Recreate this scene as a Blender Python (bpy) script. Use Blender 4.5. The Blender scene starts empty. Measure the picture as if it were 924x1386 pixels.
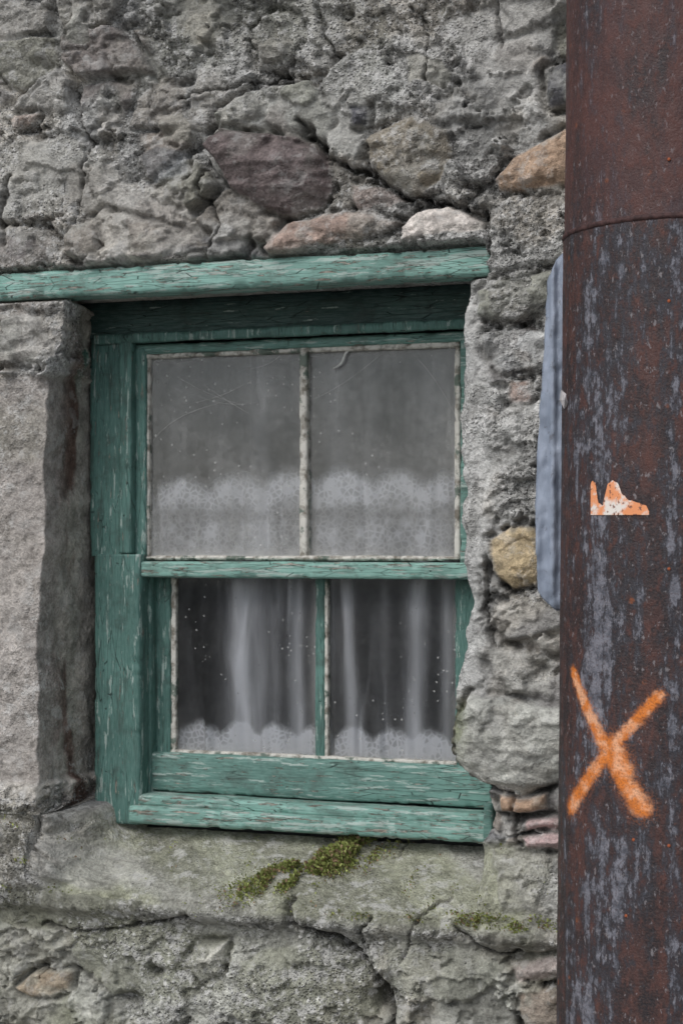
import bpy, math, numpy as np
from mathutils import Vector
rng=np.random.RandomState(7)
sc=bpy.context.scene
# ---------------------------------------------------------------- camera / survey
F=2400.0; TH=math.radians(20.0); H=1.5; Z0=3.6; V0=735.0
ST,CT=math.sin(TH),math.cos(TH)
CX,CY=Z0*ST,-Z0*CT
def P(u,v,y):
    """survey helper: measured photo point -> real (x,z) on the vertical plane y"""
    a=(u-462.0)/F; dx=-ST+a*CT; dy=CT+a*ST
    t=(y-CY)/dy
    return CX+t*dx, H+t*(V0-v)/F
def PX(u,y): return P(u,V0,y)[0]
cam=bpy.data.cameras.new("camera"); camo=bpy.data.objects.new("camera",cam)
sc.collection.objects.link(camo); sc.camera=camo
camo.location=(CX,CY,H); camo.rotation_euler=(math.radians(90),0,TH)
cam.sensor_fit='HORIZONTAL'; cam.sensor_width=24; cam.lens=F/924*24
cam.shift_y=42/924; cam.clip_start=0.05; cam.clip_end=500
cam.dof.use_dof=True; cam.dof.focus_distance=3.2; cam.dof.aperture_fstop=7.1
# ---------------------------------------------------------------- numpy noise
def hsh(ix,iy,s):
    h=(ix.astype(np.int64)*374761393+iy.astype(np.int64)*668265263+s*1442695041)&0xffffffff
    h=((h^(h>>13))*1274126177)&0xffffffff
    h=((h^(h>>16))*2246822519)&0xffffffff
    h=h^(h>>15)
    return (h&0xffffff)/float(0x1000000)
def vn(x,y,s=0):
    x=np.asarray(x,float)+1000; y=np.asarray(y,float)+1000
    ix=np.floor(x);iy=np.floor(y);fx=x-ix;fy=y-iy
    fx=fx*fx*fx*(fx*(fx*6-15)+10);fy=fy*fy*fy*(fy*(fy*6-15)+10)
    a=hsh(ix,iy,s);b=hsh(ix+1,iy,s);c=hsh(ix,iy+1,s);d=hsh(ix+1,iy+1,s)
    return a+(b-a)*fx+(c-a)*fy+(a-b-c+d)*fx*fy
def fbm(x,y,o=4,s=0,g=0.5):
    r=0;A=1;T=0
    for i in range(o):
        r=r+A*vn(x*2**i+i*17.3,y*2**i-i*9.1,s+i*31);T+=A;A*=g
    return r/T
def ridge(x,y,o=4,s=0):
    r=0;A=1;T=0
    for i in range(o):
        r=r+A*(1-np.abs(2*vn(x*2.1**i+i*7.7,y*2.1**i+i*3.1,s+i*13)-1));T+=A;A*=.55
    return r/T
def worley(x,y,s=0):
    x=np.asarray(x,float)+1000;y=np.asarray(y,float)+1000
    ix=np.floor(x);iy=np.floor(y)
    f1=np.full(x.shape,9.);f2=np.full(x.shape,9.);idd=np.zeros(x.shape);ox=np.zeros(x.shape);oy=np.zeros(x.shape)
    for i in(-1,0,1):
        for j in(-1,0,1):
            cx=ix+i;cy=iy+j
            dx=x-(cx+.1+.8*hsh(cx,cy,s));dy=y-(cy+.1+.8*hsh(cx,cy,s+77))
            d=np.sqrt(dx*dx+dy*dy);k=hsh(cx,cy,s+191)
            n=d<f1
            f2=np.where(n,f1,np.minimum(f2,d))
            f1=np.where(n,d,f1);idd=np.where(n,k,idd);ox=np.where(n,dx,ox);oy=np.where(n,dy,oy)
    return f1,f2,idd,ox,oy
def ss(a,b,x):
    t=np.clip((x-a)/(b-a),0,1);return t*t*(3-2*t)
def sdpoly(px,pz,poly):
    n=len(poly);d=np.full(px.shape,1e9);ins=np.zeros(px.shape,bool)
    for i in range(n):
        ax,az=poly[i];bx,bz=poly[(i+1)%n]
        ex,ez=bx-ax,bz-az;wx,wz=px-ax,pz-az
        t=np.clip((wx*ex+wz*ez)/(ex*ex+ez*ez+1e-12),0,1)
        d=np.minimum(d,(wx-ex*t)**2+(wz-ez*t)**2)
        c=((az>pz)!=(bz>pz))
        xi=(bx-ax)*(pz-az)/(bz-az+1e-12)+ax
        ins^=(c&(px<xi))
    d=np.sqrt(d);return np.where(ins,d,-d)
def sdline(px,pz,pts):
    d=np.full(px.shape,1e9)
    for i in range(len(pts)-1):
        ax,az=pts[i];bx,bz=pts[i+1];ex,ez=bx-ax,bz-az;wx,wz=px-ax,pz-az
        t=np.clip((wx*ex+wz*ez)/(ex*ex+ez*ez+1e-12),0,1)
        d=np.minimum(d,(wx-ex*t)**2+(wz-ez*t)**2)
    return np.sqrt(d)
# ---------------------------------------------------------------- helpers
def link(o,parent=None):
    sc.collection.objects.link(o)
    if parent: o.parent=parent
    return o
def empty(n):
    o=bpy.data.objects.new(n,None);sc.collection.objects.link(o);return o
def mesh_np(name,V,Fq,mat,smooth=True,parent=None):
    me=bpy.data.meshes.new(name)
    V=np.asarray(V,np.float32);Fq=np.asarray(Fq,np.int32);k=Fq.shape[1]
    me.vertices.add(len(V));me.vertices.foreach_set('co',V.ravel())
    me.loops.add(Fq.size);me.loops.foreach_set('vertex_index',Fq.ravel())
    me.polygons.add(len(Fq));me.polygons.foreach_set('loop_start',np.arange(0,Fq.size,k,dtype=np.int32))
    me.polygons.foreach_set('loop_total',np.full(len(Fq),k,np.int32))
    me.polygons.foreach_set('use_smooth',np.full(len(Fq),smooth))
    me.update(calc_edges=True);me.validate()
    me.materials.append(mat)
    return link(bpy.data.objects.new(name,me),parent)
def gridfaces(R,C):
    i=np.arange(R*C).reshape(R,C)
    return np.stack([i[:-1,:-1],i[:-1,1:],i[1:,1:],i[1:,:-1]],-1).reshape(-1,4)
def setattr_f(o,name,arr):
    a=o.data.attributes.new(name,'FLOAT','POINT');a.data.foreach_set('value',np.asarray(arr,np.float32).ravel())
def setattr_c(o,name,arr):
    a=o.data.attributes.new(name,'FLOAT_COLOR','POINT');a.data.foreach_set('color',np.asarray(arr,np.float32).ravel())
class M:
    def __init__(s,name):
        s.m=bpy.data.materials.new(name);s.m.use_nodes=True;s.t=s.m.node_tree;s.t.nodes.clear()
        s.out=s.t.nodes.new('ShaderNodeOutputMaterial')
    def n(s,ty,**k):
        nd=s.t.nodes.new('ShaderNode'+ty)
        for a,b in k.items():setattr(nd,a,b)
        return nd
    def set(s,sock,v):
        if isinstance(v,bpy.types.NodeSocket):s.t.links.new(v,sock)
        elif v is not None:
            if sock.type=='RGBA' and not hasattr(v,'__len__'):v=(v,v,v,1)
            if sock.type=='RGBA' and len(v)==3:v=tuple(v)+(1,)
            sock.default_value=v
    def math(s,op,a,b=None,c=None,clamp=False):
        nd=s.n('Math',operation=op,use_clamp=clamp)
        for i,v in enumerate((a,b,c)):
            if v is not None:s.set(nd.inputs[i],v)
        return nd.outputs[0]
    def vm(s,op,a,b=None,out=0):
        nd=s.n('VectorMath',operation=op);s.set(nd.inputs[0],a)
        if b is not None:
            if op=='SCALE':s.set(nd.inputs['Scale'],b)
            else:s.set(nd.inputs[1],b)
        return nd.outputs[out]
    def coord(s,scale=(1,1,1),loc=(0,0,0),src='Object'):
        tc=s.n('TexCoord');mp=s.n('Mapping');s.set(mp.inputs['Vector'],tc.outputs[src])
        mp.inputs['Scale'].default_value=scale;mp.inputs['Location'].default_value=loc
        return mp.outputs[0]
    def noise(s,vec,scale,detail=4,rough=.55,dist=0):
        nd=s.n('TexNoise');s.set(nd.inputs['Vector'],vec);nd.inputs['Scale'].default_value=scale
        nd.inputs['Detail'].default_value=detail;nd.inputs['Roughness'].default_value=rough;nd.inputs['Distortion'].default_value=dist
        return nd.outputs['Fac']
    def vor(s,vec,scale,out='Distance',feature='F1'):
        nd=s.n('TexVoronoi',feature=feature);s.set(nd.inputs['Vector'],vec);nd.inputs['Scale'].default_value=scale
        return nd.outputs[out]
    def rng(s,v,a,b,c=0.,d=1.,smooth=True):
        nd=s.n('MapRange');nd.interpolation_type='SMOOTHSTEP' if smooth else 'LINEAR'
        s.set(nd.inputs[0],v)
        for i,x in enumerate((a,b,c,d)):s.set(nd.inputs[i+1],x)
        return nd.outputs[0]
    def mix(s,f,a,b,blend='MIX'):
        nd=s.n('Mix',data_type='RGBA',blend_type=blend);s.set(nd.inputs[0],f);s.set(nd.inputs[6],a);s.set(nd.inputs[7],b)
        return nd.outputs[2]
    def attr(s,name,out='Fac'):
        nd=s.n('Attribute');nd.attribute_name=name;return nd.outputs[out]
    def bump(s,h,dist,strength=1,normal=None):
        nd=s.n('Bump');s.set(nd.inputs['Height'],h);nd.inputs['Distance'].default_value=dist;nd.inputs['Strength'].default_value=strength
        if normal is not None:s.set(nd.inputs['Normal'],normal)
        return nd.outputs[0]
    def prin(s,col,rough=.8,normal=None,spec=.3,metal=0):
        nd=s.n('BsdfPrincipled');s.set(nd.inputs['Base Color'],col);s.set(nd.inputs['Roughness'],rough)
        nd.inputs['Specular IOR Level'].default_value=spec;s.set(nd.inputs['Metallic'],metal)
        if normal is not None:s.set(nd.inputs['Normal'],normal)
        return nd.outputs[0]
    def surf(s,sh):s.t.links.new(sh,s.out.inputs['Surface']);return s.m
    def mixsh(s,f,a,b):
        nd=s.n('MixShader');s.set(nd.inputs[0],f);s.t.links.new(a,nd.inputs[1]);s.t.links.new(b,nd.inputs[2]);return nd.outputs[0]
# ---------------------------------------------------------------- materials
def mat_wall():
    m=M('weathered_rubble_masonry');co=m.coord()
    col=m.attr('Col','Color');agg=m.attr('agg')
    n1=m.noise(co,38,5,.7);n2=m.noise(co,190,3,.65)
    f=m.rng(n1,.3,.7,.62,1.38,False);c=m.mix(1,col,f,'MULTIPLY')
    lo=m.rng(agg,0,1,.74,.56,False);hi=m.rng(agg,0,1,1.26,1.44,False)
    f=m.rng(n2,.3,.7,lo,hi,False);c=m.mix(1,c,f,'MULTIPLY')
    vn_=m.n('TexVoronoi');m.set(vn_.inputs['Vector'],co);vn_.inputs['Scale'].default_value=150
    sp=m.rng(vn_.outputs['Distance'],.20,.36,1,0);keep=m.rng(n1,.46,.54)
    sp=m.math('MULTIPLY',m.math('MULTIPLY',sp,keep),m.rng(agg,0.15,1,.0,.9))
    bw=m.n('RGBToBW');m.set(bw.inputs[0],vn_.outputs['Color'])
    pc=m.mix(m.rng(bw.outputs[0],.3,.6),(.16,.15,.14),(.76,.75,.74))
    c=m.mix(sp,c,pc)
    c=m.mix(m.math('MULTIPLY',m.rng(m.noise(co,24,4,.7),.53,.62,0,.65),m.rng(agg,0,.6,.35,1)),c,(.62,.61,.59))
    c=m.mix(m.rng(m.noise(m.coord(loc=(3,1,2)),17,5,.75),.57,.70,0,.5),c,(.08,.075,.062))
    hb=m.math('ADD',m.math('MULTIPLY',n2,.8),m.math('MULTIPLY',n1,1.4))
    hb=m.math('ADD',hb,m.math('MULTIPLY',m.math('MULTIPLY',m.rng(vn_.outputs['Distance'],.0,.5,1,0),agg),.8))
    hb=m.math('MULTIPLY',hb,m.rng(agg,0,.7,.65,1.))
    nr=m.bump(hb,.0072,1.0)
    return m.surf(m.prin(c,.93,nr,.2))
def mat_paint(name,col,axis='X',chip=.5,dirt=.4):
    m=M(name)
    sc_={'X':(1,6,9),'Z':(9,6,1)}[axis]
    g=m.coord(sc_);co=m.coord()
    n=m.noise(g,9,5,.65);n2=m.noise(co,7,4,.6);fine=m.noise(g,45,4,.6)
    c=m.mix(m.rng(n2,.3,.7),tuple(x*.74 for x in col),tuple(min(1,x*1.20+.02) for x in col))
    c=m.mix(m.rng(fine,.35,.7,0,.45),c,tuple(x*1.15+.10 for x in col))
    c=m.mix(m.rng(n,.52,.72,0,dirt),c,(.045,.055,.045))
    gr=m.noise(m.coord(loc=(7,7,7)),14,6,.75);c=m.mix(m.rng(gr,.50,.64,0,.55),c,tuple(.5*x+.015 for x in (col[0]*1.1,col[1]*.8,col[2]*.8)))
    ck=m.noise(m.coord(sc_,(5,2,7)),16,6,.72)
    cm=m.rng(ck,.68-.11*chip,.695-.11*chip)
    c=m.mix(cm,c,m.mix(m.rng(fine,.4,.6),(.38,.35,.30),(.12,.105,.085)))
    ck2=m.noise(m.coord(sc_,(1,9,3)),11,6,.7)
    c=m.mix(m.rng(ck2,.64-.10*chip,.66-.10*chip,0,.75),c,(.42,.50,.46))
    cr=m.vor(m.coord({'X':(1,1,12),'Z':(12,1,1)}[axis],(.3,0,.1)),9,'Distance','DISTANCE_TO_EDGE')
    crm=m.math('MULTIPLY',m.rng(cr,.0,.022,1,0),m.rng(n2,.42,.58))
    c=m.mix(m.math('MULTIPLY',crm,.85),c,(.02,.028,.025))
    h=m.math('SUBTRACT',m.math('ADD',m.math('MULTIPLY',fine,.4),m.math('MULTIPLY',n,.6)),m.math('ADD',cm,crm))
    nr=m.bump(h,.0024,.9)
    return m.surf(m.prin(c,m.rng(n,.3,.7,.45,.75),nr,.35))
def mat_putty():
    m=M('flaking_putty');co=m.coord()
    n=m.noise(co,40,5,.7)
    c=m.mix(m.rng(n,.34,.58),(.20,.18,.15),(.62,.60,.55))
    c=m.mix(m.rng(m.noise(m.coord(loc=(4,4,4)),23,5,.7),.54,.60,0,.85),c,(.10,.14,.115))
    return m.surf(m.prin(c,.8,m.bump(n,.003,.8),.2))
def mat_glass(name,dust,seed,haze):
    m=M(name);co=m.coord(loc=(seed,0,seed));
    gl=m.n('BsdfGlossy');gl.inputs['Roughness'].default_value=.04;gl.inputs['Color'].default_value=(.9,.95,.97,1)
    tr=m.n('BsdfTransparent');tr.inputs['Color'].default_value=(.96,.965,.97,1)
    fr=m.n('Fresnel');fr.inputs['IOR'].default_value=1.5
    n0=m.noise(m.coord((1,1,.6)),2.6,3,.6);
    m.set(fr.inputs['Normal'],m.bump(n0,.01,.25))
    a=m.mixsh(fr.outputs[0],tr.outputs[0],gl.outputs[0])
    df=m.n('BsdfDiffuse');df.inputs['Color'].default_value=(.48,.48,.47,1)
    n1=m.noise(co,5,5,.65);n2=m.noise(co,60,3,.6);v=m.vor(co,62)
    d=m.rng(n1,.35,.70,dust*.20,dust,False)
    d=m.math('MULTIPLY',d,m.rng(n2,.3,.7,.7,1.3))
    stn=m.noise(m.coord((1,1,.12),(seed,0,0)),26,4,.6);d=m.math('ADD',d,m.rng(stn,.56,.75,0,haze))
    sp=m.math('MULTIPLY',m.rng(v,.10,.17,.6,0),m.rng(m.noise(co,7,3),.47,.58))
    d=m.math('ADD',d,sp);e=m.attr('edge');d=m.math('ADD',d,m.math('MULTIPLY',e,m.rng(n1,.3,.6,.15,.65)),clamp=True)
    return m.surf(m.mixsh(d,a,df.outputs[0]))
def mat_net(name):
    m=M(name);den=m.attr('weave');co=m.coord()
    df=m.n('BsdfDiffuse');df.inputs['Color'].default_value=(.90,.90,.93,1)
    tl=m.n('BsdfTranslucent');tl.inputs['Color'].default_value=(.85,.85,.88,1)
    a=m.mixsh(.10,df.outputs[0],tl.outputs[0]);tr=m.n('BsdfTransparent')
    lace=m.attr('lace');v=m.vor(co,80,'Distance','DISTANCE_TO_EDGE');v2=m.vor(co,30)
    l=m.math('MULTIPLY',lace,m.math('ADD',m.rng(v,.0,.25,.95,.55),m.rng(v2,.1,.55,.5,.0)))
    d=m.math('ADD',m.math('MULTIPLY',den,m.rng(m.noise(m.coord((1,1,.15)),30,3),.3,.7,.8,1.2)),l,clamp=True)
    return m.surf(m.mixsh(d,tr.outputs[0],a))
def simple(name,c,rough=.8,ns=20,amt=.3,spec=.3,bd=.002):
    m=M(name);n=m.noise(m.coord(),ns,5,.65)
    col=m.mix(m.rng(n,.3,.7),tuple(x*(1-amt) for x in c),tuple(min(1,x*(1+amt)) for x in c))
    return m.surf(m.prin(col,rough,m.bump(n,bd,.8),spec))
W=mat_wall()
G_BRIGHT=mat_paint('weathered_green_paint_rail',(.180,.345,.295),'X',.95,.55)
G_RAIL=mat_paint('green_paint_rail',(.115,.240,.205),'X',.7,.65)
G_JAMB=mat_paint('green_paint_upright',(.070,.170,.145),'Z',.5,.6)  # darker green: less faded paint, with the recess shade put into the colour
G_SHADED=mat_paint('shaded_green_paint_head',(.022,.064,.056),'X',.1,.6)  # same green with the shade under the drip board put into its colour
PUTTY=mat_putty()
# ---------------------------------------------------------------- wall
Zs=[]
Zs+=list(np.linspace(0,.40,16)[:-1]);Zs+=list(np.arange(.40,.70,.0034));Zs+=list(np.arange(.70,.94,.0024))
Zs+=list(np.arange(.94,2.75,.0034));Zs+=list(np.linspace(2.76,4.3,60))
Zs=np.array(Zs);R=len(Zs)
def edgefn(pts,y):
    q=[P(u,v,y) for u,v in pts];q=sorted(q,key=lambda a:a[1])
    return np.interp(Zs,[a[1] for a in q],[a[0] for a in q])
xeL=edgefn([(92,405),(92,430),(86,465),(72,503),(68,515),(64,600),(63,700),(58,800),(54,900),(56,1000),(58,1080),(62,1110)],0.)
xeR=edgefn([(636,380),(631,450),(630,520),(622,565),(630,620),(631,690),(629,750),(637,800),(636,850),(625,900),(614,955),(608,1000),(616,1030),(640,1052),(664,1066),(667,1105),(656,1145)],0.)
xeL=xeL+.018*(fbm(Zs*16,Zs*0,4,5)-.5); xeR=xeR+.022*(fbm(Zs*18,Zs*0+3,5,9)-.5)
xfL=PX(122,.2)+.004
nA,nB,nC,nD,nE=84,60,290,20,150
DEP=.235
ZT=2.028
wzt=1-ss(ZT+.004,ZT+.022,Zs)
wzb=np.clip((Zs-.762)/(.868-.762),0,1)
wz=(wzt*wzb)[:,None]
def lin(n):return np.linspace(0,1,n,endpoint=False)[None,:]
one=np.ones((R,1))
XA0=one*np.linspace(-6,-1.0,34,endpoint=False)[None,:]
XA=-1.0+(xeL[:,None]+1.0)*lin(nA)
pB=lin(nB)*one
XB=xeL[:,None]+(xfL-xeL[:,None])*(.15*pB*wz+pB*(1-wz)+ .85*ss(.0,1,pB)*wz)
cR=(xeR+.045*wz[:,0])[:,None]
XC=xfL+(cR-xfL)*lin(nC)
pD=lin(nD)*one
XD=cR+(xeR[:,None]-cR)*pD
XE=xeR[:,None]+(.80-xeR[:,None])*lin(nE)
XE1=one*np.linspace(.80,6.0,40)[None,:]
X=np.concatenate([XA0,XA,XB,XC,XD,XE,XE1],1);C=X.shape[1]
zero=lambda a:np.zeros_like(a)
dw=np.concatenate([zero(XA0),zero(XA),pB,zero(XC)+1,1-pD,zero(XE),zero(XE1)],1)
inB=np.concatenate([zero(XA0),zero(XA),np.sin(np.clip(pB*5,0,np.pi/2)),zero(XC),zero(XD),zero(XE),zero(XE1)],1)*wz
Z=Zs[:,None]*np.ones((1,C))
dep=DEP*dw*wz
q=X+dep;zq=Z
# mortar haunch where the pier meets the sill
nzl=fbm(X*11,Z*11,4,31)-.5
lump=ss(-.53,-.665,X+.07*nzl)*ss(.940,.872,Z+.04*(fbm(X*14,Z*5,3,32)-.5))*(X>-.9)
led=ss(-.59,-.672,X+.05*nzl)*ss(.935,.890,Z+.03*nzl)*(X>-.9)
inB=inB*(1-led)
xs_m=1-ss(.38,.50,X)
lip=(ss(.915,.775,Z)*ss(.700,.742,Z))
lip=.045*lip*xs_m*(.8+.4*fbm(X*6,Z*0,3,4))
dep=dep-(.112*lump)*dw*ss(.0,.25,wz)
dep=dep*(1-.93*led)
# ---- heights
wx_=q+.034*(fbm(q*8,zq*8,4,11)-.5);wz_=zq+.034*(fbm(q*8+9,zq*8,4,12)-.5)
f1,f2,id1,ox,oz=worley(wx_*6.5,wz_*10,3)
e1=ss(.02,.20,f2-f1)
h1=e1*(.004+.038*id1)+e1*(ox*(id1*7%1-.5)*.06+oz*((id1*13)%1-.6)*.06)
g1,g2,id2,ox2,oz2=worley(wx_*20,wz_*27,8)
e2=ss(.02,.25,g2-g1)
h2=e2*(.003+.015*id2)+e2*(ox2*((id2*7)%1-.5)*.024+oz2*((id2*13)%1-.5)*.024)
k1,k2,id3,_,_=worley(wx_*62,wz_*70,18)
h3=ss(.0,.4,k2-k1)*(.001+.005*id3)
mm=ss(.40,.50,fbm(q*3.1,zq*3.1,4,21)+.06*ss(.75,.65,Z))
rid=ridge(q*9,zq*12,5,33)
# torn plates of harling, several coats
def plate(f,s,t0):return ss(t0,t0+.018,fbm(q*f,zq*f*1.25,6,s,.58))
p1=plate(6.5,140,.47);p2=plate(13,150,.52);p3=plate(26,160,.52)
hm=.008+.022*(fbm(q*7,zq*7,4,41)-.5)+.028*(rid-.6)+.018*p1+.010*p2+.005*p3
sel=ss(.36,.50,fbm(q*4+5,zq*4,3,51))
hst=h1*(.55+.45*sel)+h2*(1-.6*sel)+.006*p2
h=hst*(1-mm)+hm*mm+h3*(.35+.65*(1-sel))
h=h+.024*(fbm(q*1.7,zq*1.7,3,61)-.5)
agg=ss(.38,.54,fbm(q*6,zq*6,3,71))
agg=agg*(1-.7*(1-mm)*e1*sel)
a1,a2,ida,_,_=worley(q*95,zq*95,81)
peb=ss(.50,.15,a1)*(ida>.5)
h=h+.0045*agg*peb
crust=ridge(q*28,zq*34,4,92)
h=h+.006*(fbm(q*45,zq*45,4,91)-.5)*(.4+.6*agg)+.013*(crust-.62)*ss(.40,.65,fbm(q*4,zq*4,3,93))
# ---- colours
def L(*c):return np.array(c)
base=np.array([.38,.375,.36])[None,None,:]*np.ones((R,C,1))
t=fbm(q*5,zq*5,5,101)[...,None]
base=base*(.62+.66*t)
base=base*(1+.55*(p1*.6+p2*.6-.6)[...,None])
warm=ss(.45,.65,fbm(q*7,zq*7,4,107))[...,None]*.45
base=base*(1-warm)+base*np.array([1.05,.94,.80])*warm
pal=np.array([[.19,.18,.175],[.24,.22,.195],[.15,.15,.155],[.25,.215,.185],[.30,.285,.26],[.20,.175,.165],[.20,.195,.16],[.33,.32,.30]])
sc1=pal[(id1*997%1*8).astype(int)];sc2=pal[(id2*991%1*8).astype(int)]
stc=sc1*sel[...,None]+sc2*(1-sel[...,None])
kk=((1-mm)*np.maximum(e1*sel,e2*(1-sel))*.8)[...,None]
col=base*(1-kk)+stc*(.75+.5*fbm(q*20,zq*28,4,111)[...,None])*kk
def regmask(poly,soft=.02,y=0.,warp=.012):
    pp=[P(u,v,y) for u,v in poly]
    d=sdpoly(X+warp*(fbm(q*14,zq*14,4,7)-.5)*2,Z+warp*(fbm(q*14,zq*14+5,4,8)-.5)*2,pp)
    return ss(-soft,soft,d)
def blendh(mask,hnew):
    global h;h=h*(1-mask)+hnew*mask
def blendc(mask,c):
    global col
    c=np.asarray(c)
    col=col*(1-mask[...,None])+c*mask[...,None]
fin=fbm(q*30,zq*30,5,201)-.5
pier=regmask([(-200,508),(80,508),(80,1060),(-200,1070)],.008)
blendh(pier,.012+.014*(fbm(q*5,zq*3,3,205)-.5)+.007*fin+.003*p3);
pc=L(.34,.31,.285)*(.72+.55*fbm(q*9,zq*4,5,206)[...,None])
blendc(pier*.9,pc);agg=agg*(1-.6*pier)
rb=regmask([(610,385),(668,375),(652,440),(668,520),(660,600),(672,640),(658,720),(652,800),(655,860),(660,930),(600,960)],.012)
blendh(rb*.88,.016+.016*(fbm(q*9,zq*5,4,215)-.5)+.009*fin+.004*p3);agg=agg*(1-.4*rb)
blendc(rb*.85,L(.47,.465,.45)*(.70+.6*fbm(q*14,zq*10,5,216)[...,None]))
silm=ss(.725,.745,Z)*ss(.925,.885,Z)*xs_m
slx=silm*(1-led)
blendh(slx*.85,.004+.014*(fbm(q*6,zq*6,4,225)-.5)+.007*fin)
gsl=fbm(q*4+3,zq*7,5,226)[...,None];gg_=ss(.48,.66,gsl)*.6
blendc(slx*.92,(L(.38,.375,.33)*(.7+.6*fbm(q*12,zq*12,5,227)[...,None]))*(1-gg_)+L(.25,.26,.16)*gg_);agg=agg*(1-.6*slx)
dk=(silm*ss(.46,.58,fbm(q*7,zq*10,5,228))*.40)[...,None];col=col*(1-dk)+np.array([.11,.108,.09])*dk
hau=np.maximum(lump*ss(.80,.86,Z),led*.8);h=h+hau*(.045*(fbm(X*16,Z*16,5,229)-.45)+.018*(ridge(X*22,Z*26,4,231)-.6))
blendc(hau*.7,L(.33,.315,.28)*(.55+.8*fbm(X*20,Z*20,5,230)[...,None]))
fas=ss(.655,.69,Z)*ss(.755,.735,Z)*xs_m
blendh(fas*.55,.016+.018*(fbm(q*6,zq*6,4,235)-.5)+.012*fin)
blendc(fas*.6,L(.17,.17,.145)*(.6+.8*fbm(q*8,zq*8,4,236)[...,None]))
for poly,hh,cc in [([(395,165),(440,110),(500,70),(560,120),(520,160),(490,225),(440,205)],.035,(.38,.38,.36)),
    ([(-20,190),(90,185),(150,210),(140,290),(60,300),(-20,300)],.030,(.35,.34,.31)),
    ([(100,230),(190,245),(260,260),(275,335),(200,345),(90,300)],.028,(.36,.34,.31)),
    ([(380,0),(460,-5),(470,60),(450,100),(395,90)],.034,(.40,.395,.375)),
    ([(600,30),(680,0),(760,10),(755,75),(690,140),(640,110)],.030,(.41,.40,.38)),
    ([(-20,1200),(120,1205),(210,1220),(180,1260),(-20,1250)],.034,(.21,.21,.17)),
    ([(100,1255),(230,1250),(320,1270),(310,1340),(180,1350),(110,1310)],.030,(.25,.25,.21)),
    ([(330,1290),(420,1275),(500,1300),(510,1370),(400,1400),(330,1380)],.038,(.26,.26,.215)),
    ([(530,1260),(640,1265),(690,1310),(640,1350),(540,1340)],.036,(.29,.29,.26)),
    ([(672,880),(750,890),(755,945),(690,940)],.030,(.42,.41,.38)),
    ([(668,1150),(700,1150),(745,1165),(745,1235),(690,1225)],.03,(.33,.325,.28))]:
    k=regmask(poly,.006,warp=.022)
    blendh(k*.8,hh+.016*(fbm(q*8,zq*8,4,245)-.5)+.014*fin+.010*(rid-.6)-.010*(1-p2))
    blendc(k*.7,L(*cc)*(.62+.72*fbm(q*16,zq*16,5,246)[...,None]))
stones=[
([(278,200),(300,172),(345,176),(390,180),(438,205),(443,245),(425,275),(385,290),(350,280),(300,240)],.068,(.135,.108,.105),1),
([(495,190),(520,165),(560,152),(600,172),(612,210),(600,245),(560,265),(520,250),(497,225)],.052,(.215,.185,.140),.88),
([(664,238),(690,208),(730,190),(790,165),(790,250),(700,257),(670,252)],.060,(.36,.25,.175),.97),
([(350,332),(385,300),(440,287),(505,282),(545,300),(485,322),(420,336),(365,342)],.045,(.33,.245,.205),.86),
([(542,305),(560,282),(600,278),(650,285),(656,308),(610,318),(545,325)],.050,(.66,.60,.55),.95),
([(186,212),(215,195),(250,205),(252,235),(205,246)],.034,(.15,.16,.172),.85),
([(203,155),(270,138),(288,162),(255,195),(213,192)],.045,(.26,.245,.215),.7),
([(290,150),(330,118),(420,108),(448,155),(428,190),(350,172),(285,178)],.055,(.29,.29,.25),.75),
([(335,35),(365,8),(398,20),(402,50),(380,95),(342,90)],.048,(.30,.285,.265),.7),
([(735,92),(790,70),(790,145),(740,140)],.055,(.085,.085,.095),1),
([(-40,308),(55,305),(78,328),(68,358),(-40,362)],.040,(.17,.155,.15),.85),
([(82,318),(130,282),(215,300),(276,330),(250,345),(120,352),(88,345)],.048,(.29,.265,.235),.7),
([(278,340),(282,300),(308,278),(338,300),(330,342),(292,346)],.040,(.42,.41,.39),.75),
([(470,245),(520,248),(548,270),(525,284),(480,282)],.040,(.31,.245,.22),.82),
([(12,162),(52,150),(45,168),(20,176)],.032,(.33,.18,.14),.8),
([(-60,418),(88,430),(74,478),(50,500),(-60,470)],.040,(.34,.325,.30),.8),
([(664,735),(690,712),(722,716),(729,760),(724,793),(690,798),(668,772)],.045,(.46,.36,.22),.97),
([(612,975),(635,942),(700,950),(775,960),(775,1050),(700,1078),(640,1056),(612,1025)],.062,(.42,.42,.385),.92),
([(666,822),(725,808),(765,830),(755,882),(700,876),(670,852)],.050,(.38,.36,.325),.7),
([(672,1082),(735,1076),(738,1098),(675,1104)],.045,(.40,.27,.185),1),
([(706,1112),(765,1108),(765,1126),(708,1127)],.034,(.42,.30,.29),1),
([(706,1133),(765,1130),(765,1150),(710,1150)],.036,(.45,.33,.32),1),
([(690,1305),(765,1298),(765,1330),(697,1330)],.038,(.42,.35,.35),.92),
([(690,518),(712,512),(716,545),(692,545)],.030,(.31,.19,.15),.8),
([(20,1338),(48,1316),(95,1322),(90,1345),(42,1352)],.045,(.37,.275,.20),.9),
([(245,1305),(262,1282),(302,1280),(296,1322),(268,1335)],.055,(.58,.56,.53),.75),
([(700,1348),(765,1342),(765,1400),(705,1400)],.045,(.34,.27,.235),.9),
([(645,395),(700,368),(760,358),(745,415),(690,438),(648,430)],.050,(.30,.30,.255),.72),
([(652,455),(690,440),(745,448),(738,500),(680,502),(655,480)],.032,(.48,.48,.47),.75),
([(545,75),(600,60),(620,95),(600,125),(550,118)],.042,(.26,.245,.215),.65),
([(60,20),(120,5),(130,50),(85,70),(55,55)],.042,(.28,.27,.25),.55),
([(150,60),(200,45),(225,80),(200,110),(150,100)],.040,(.22,.205,.195),.55),
([(470,140),(500,140),(500,165),(475,168)],.025,(.08,.08,.09),.85),
]
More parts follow.
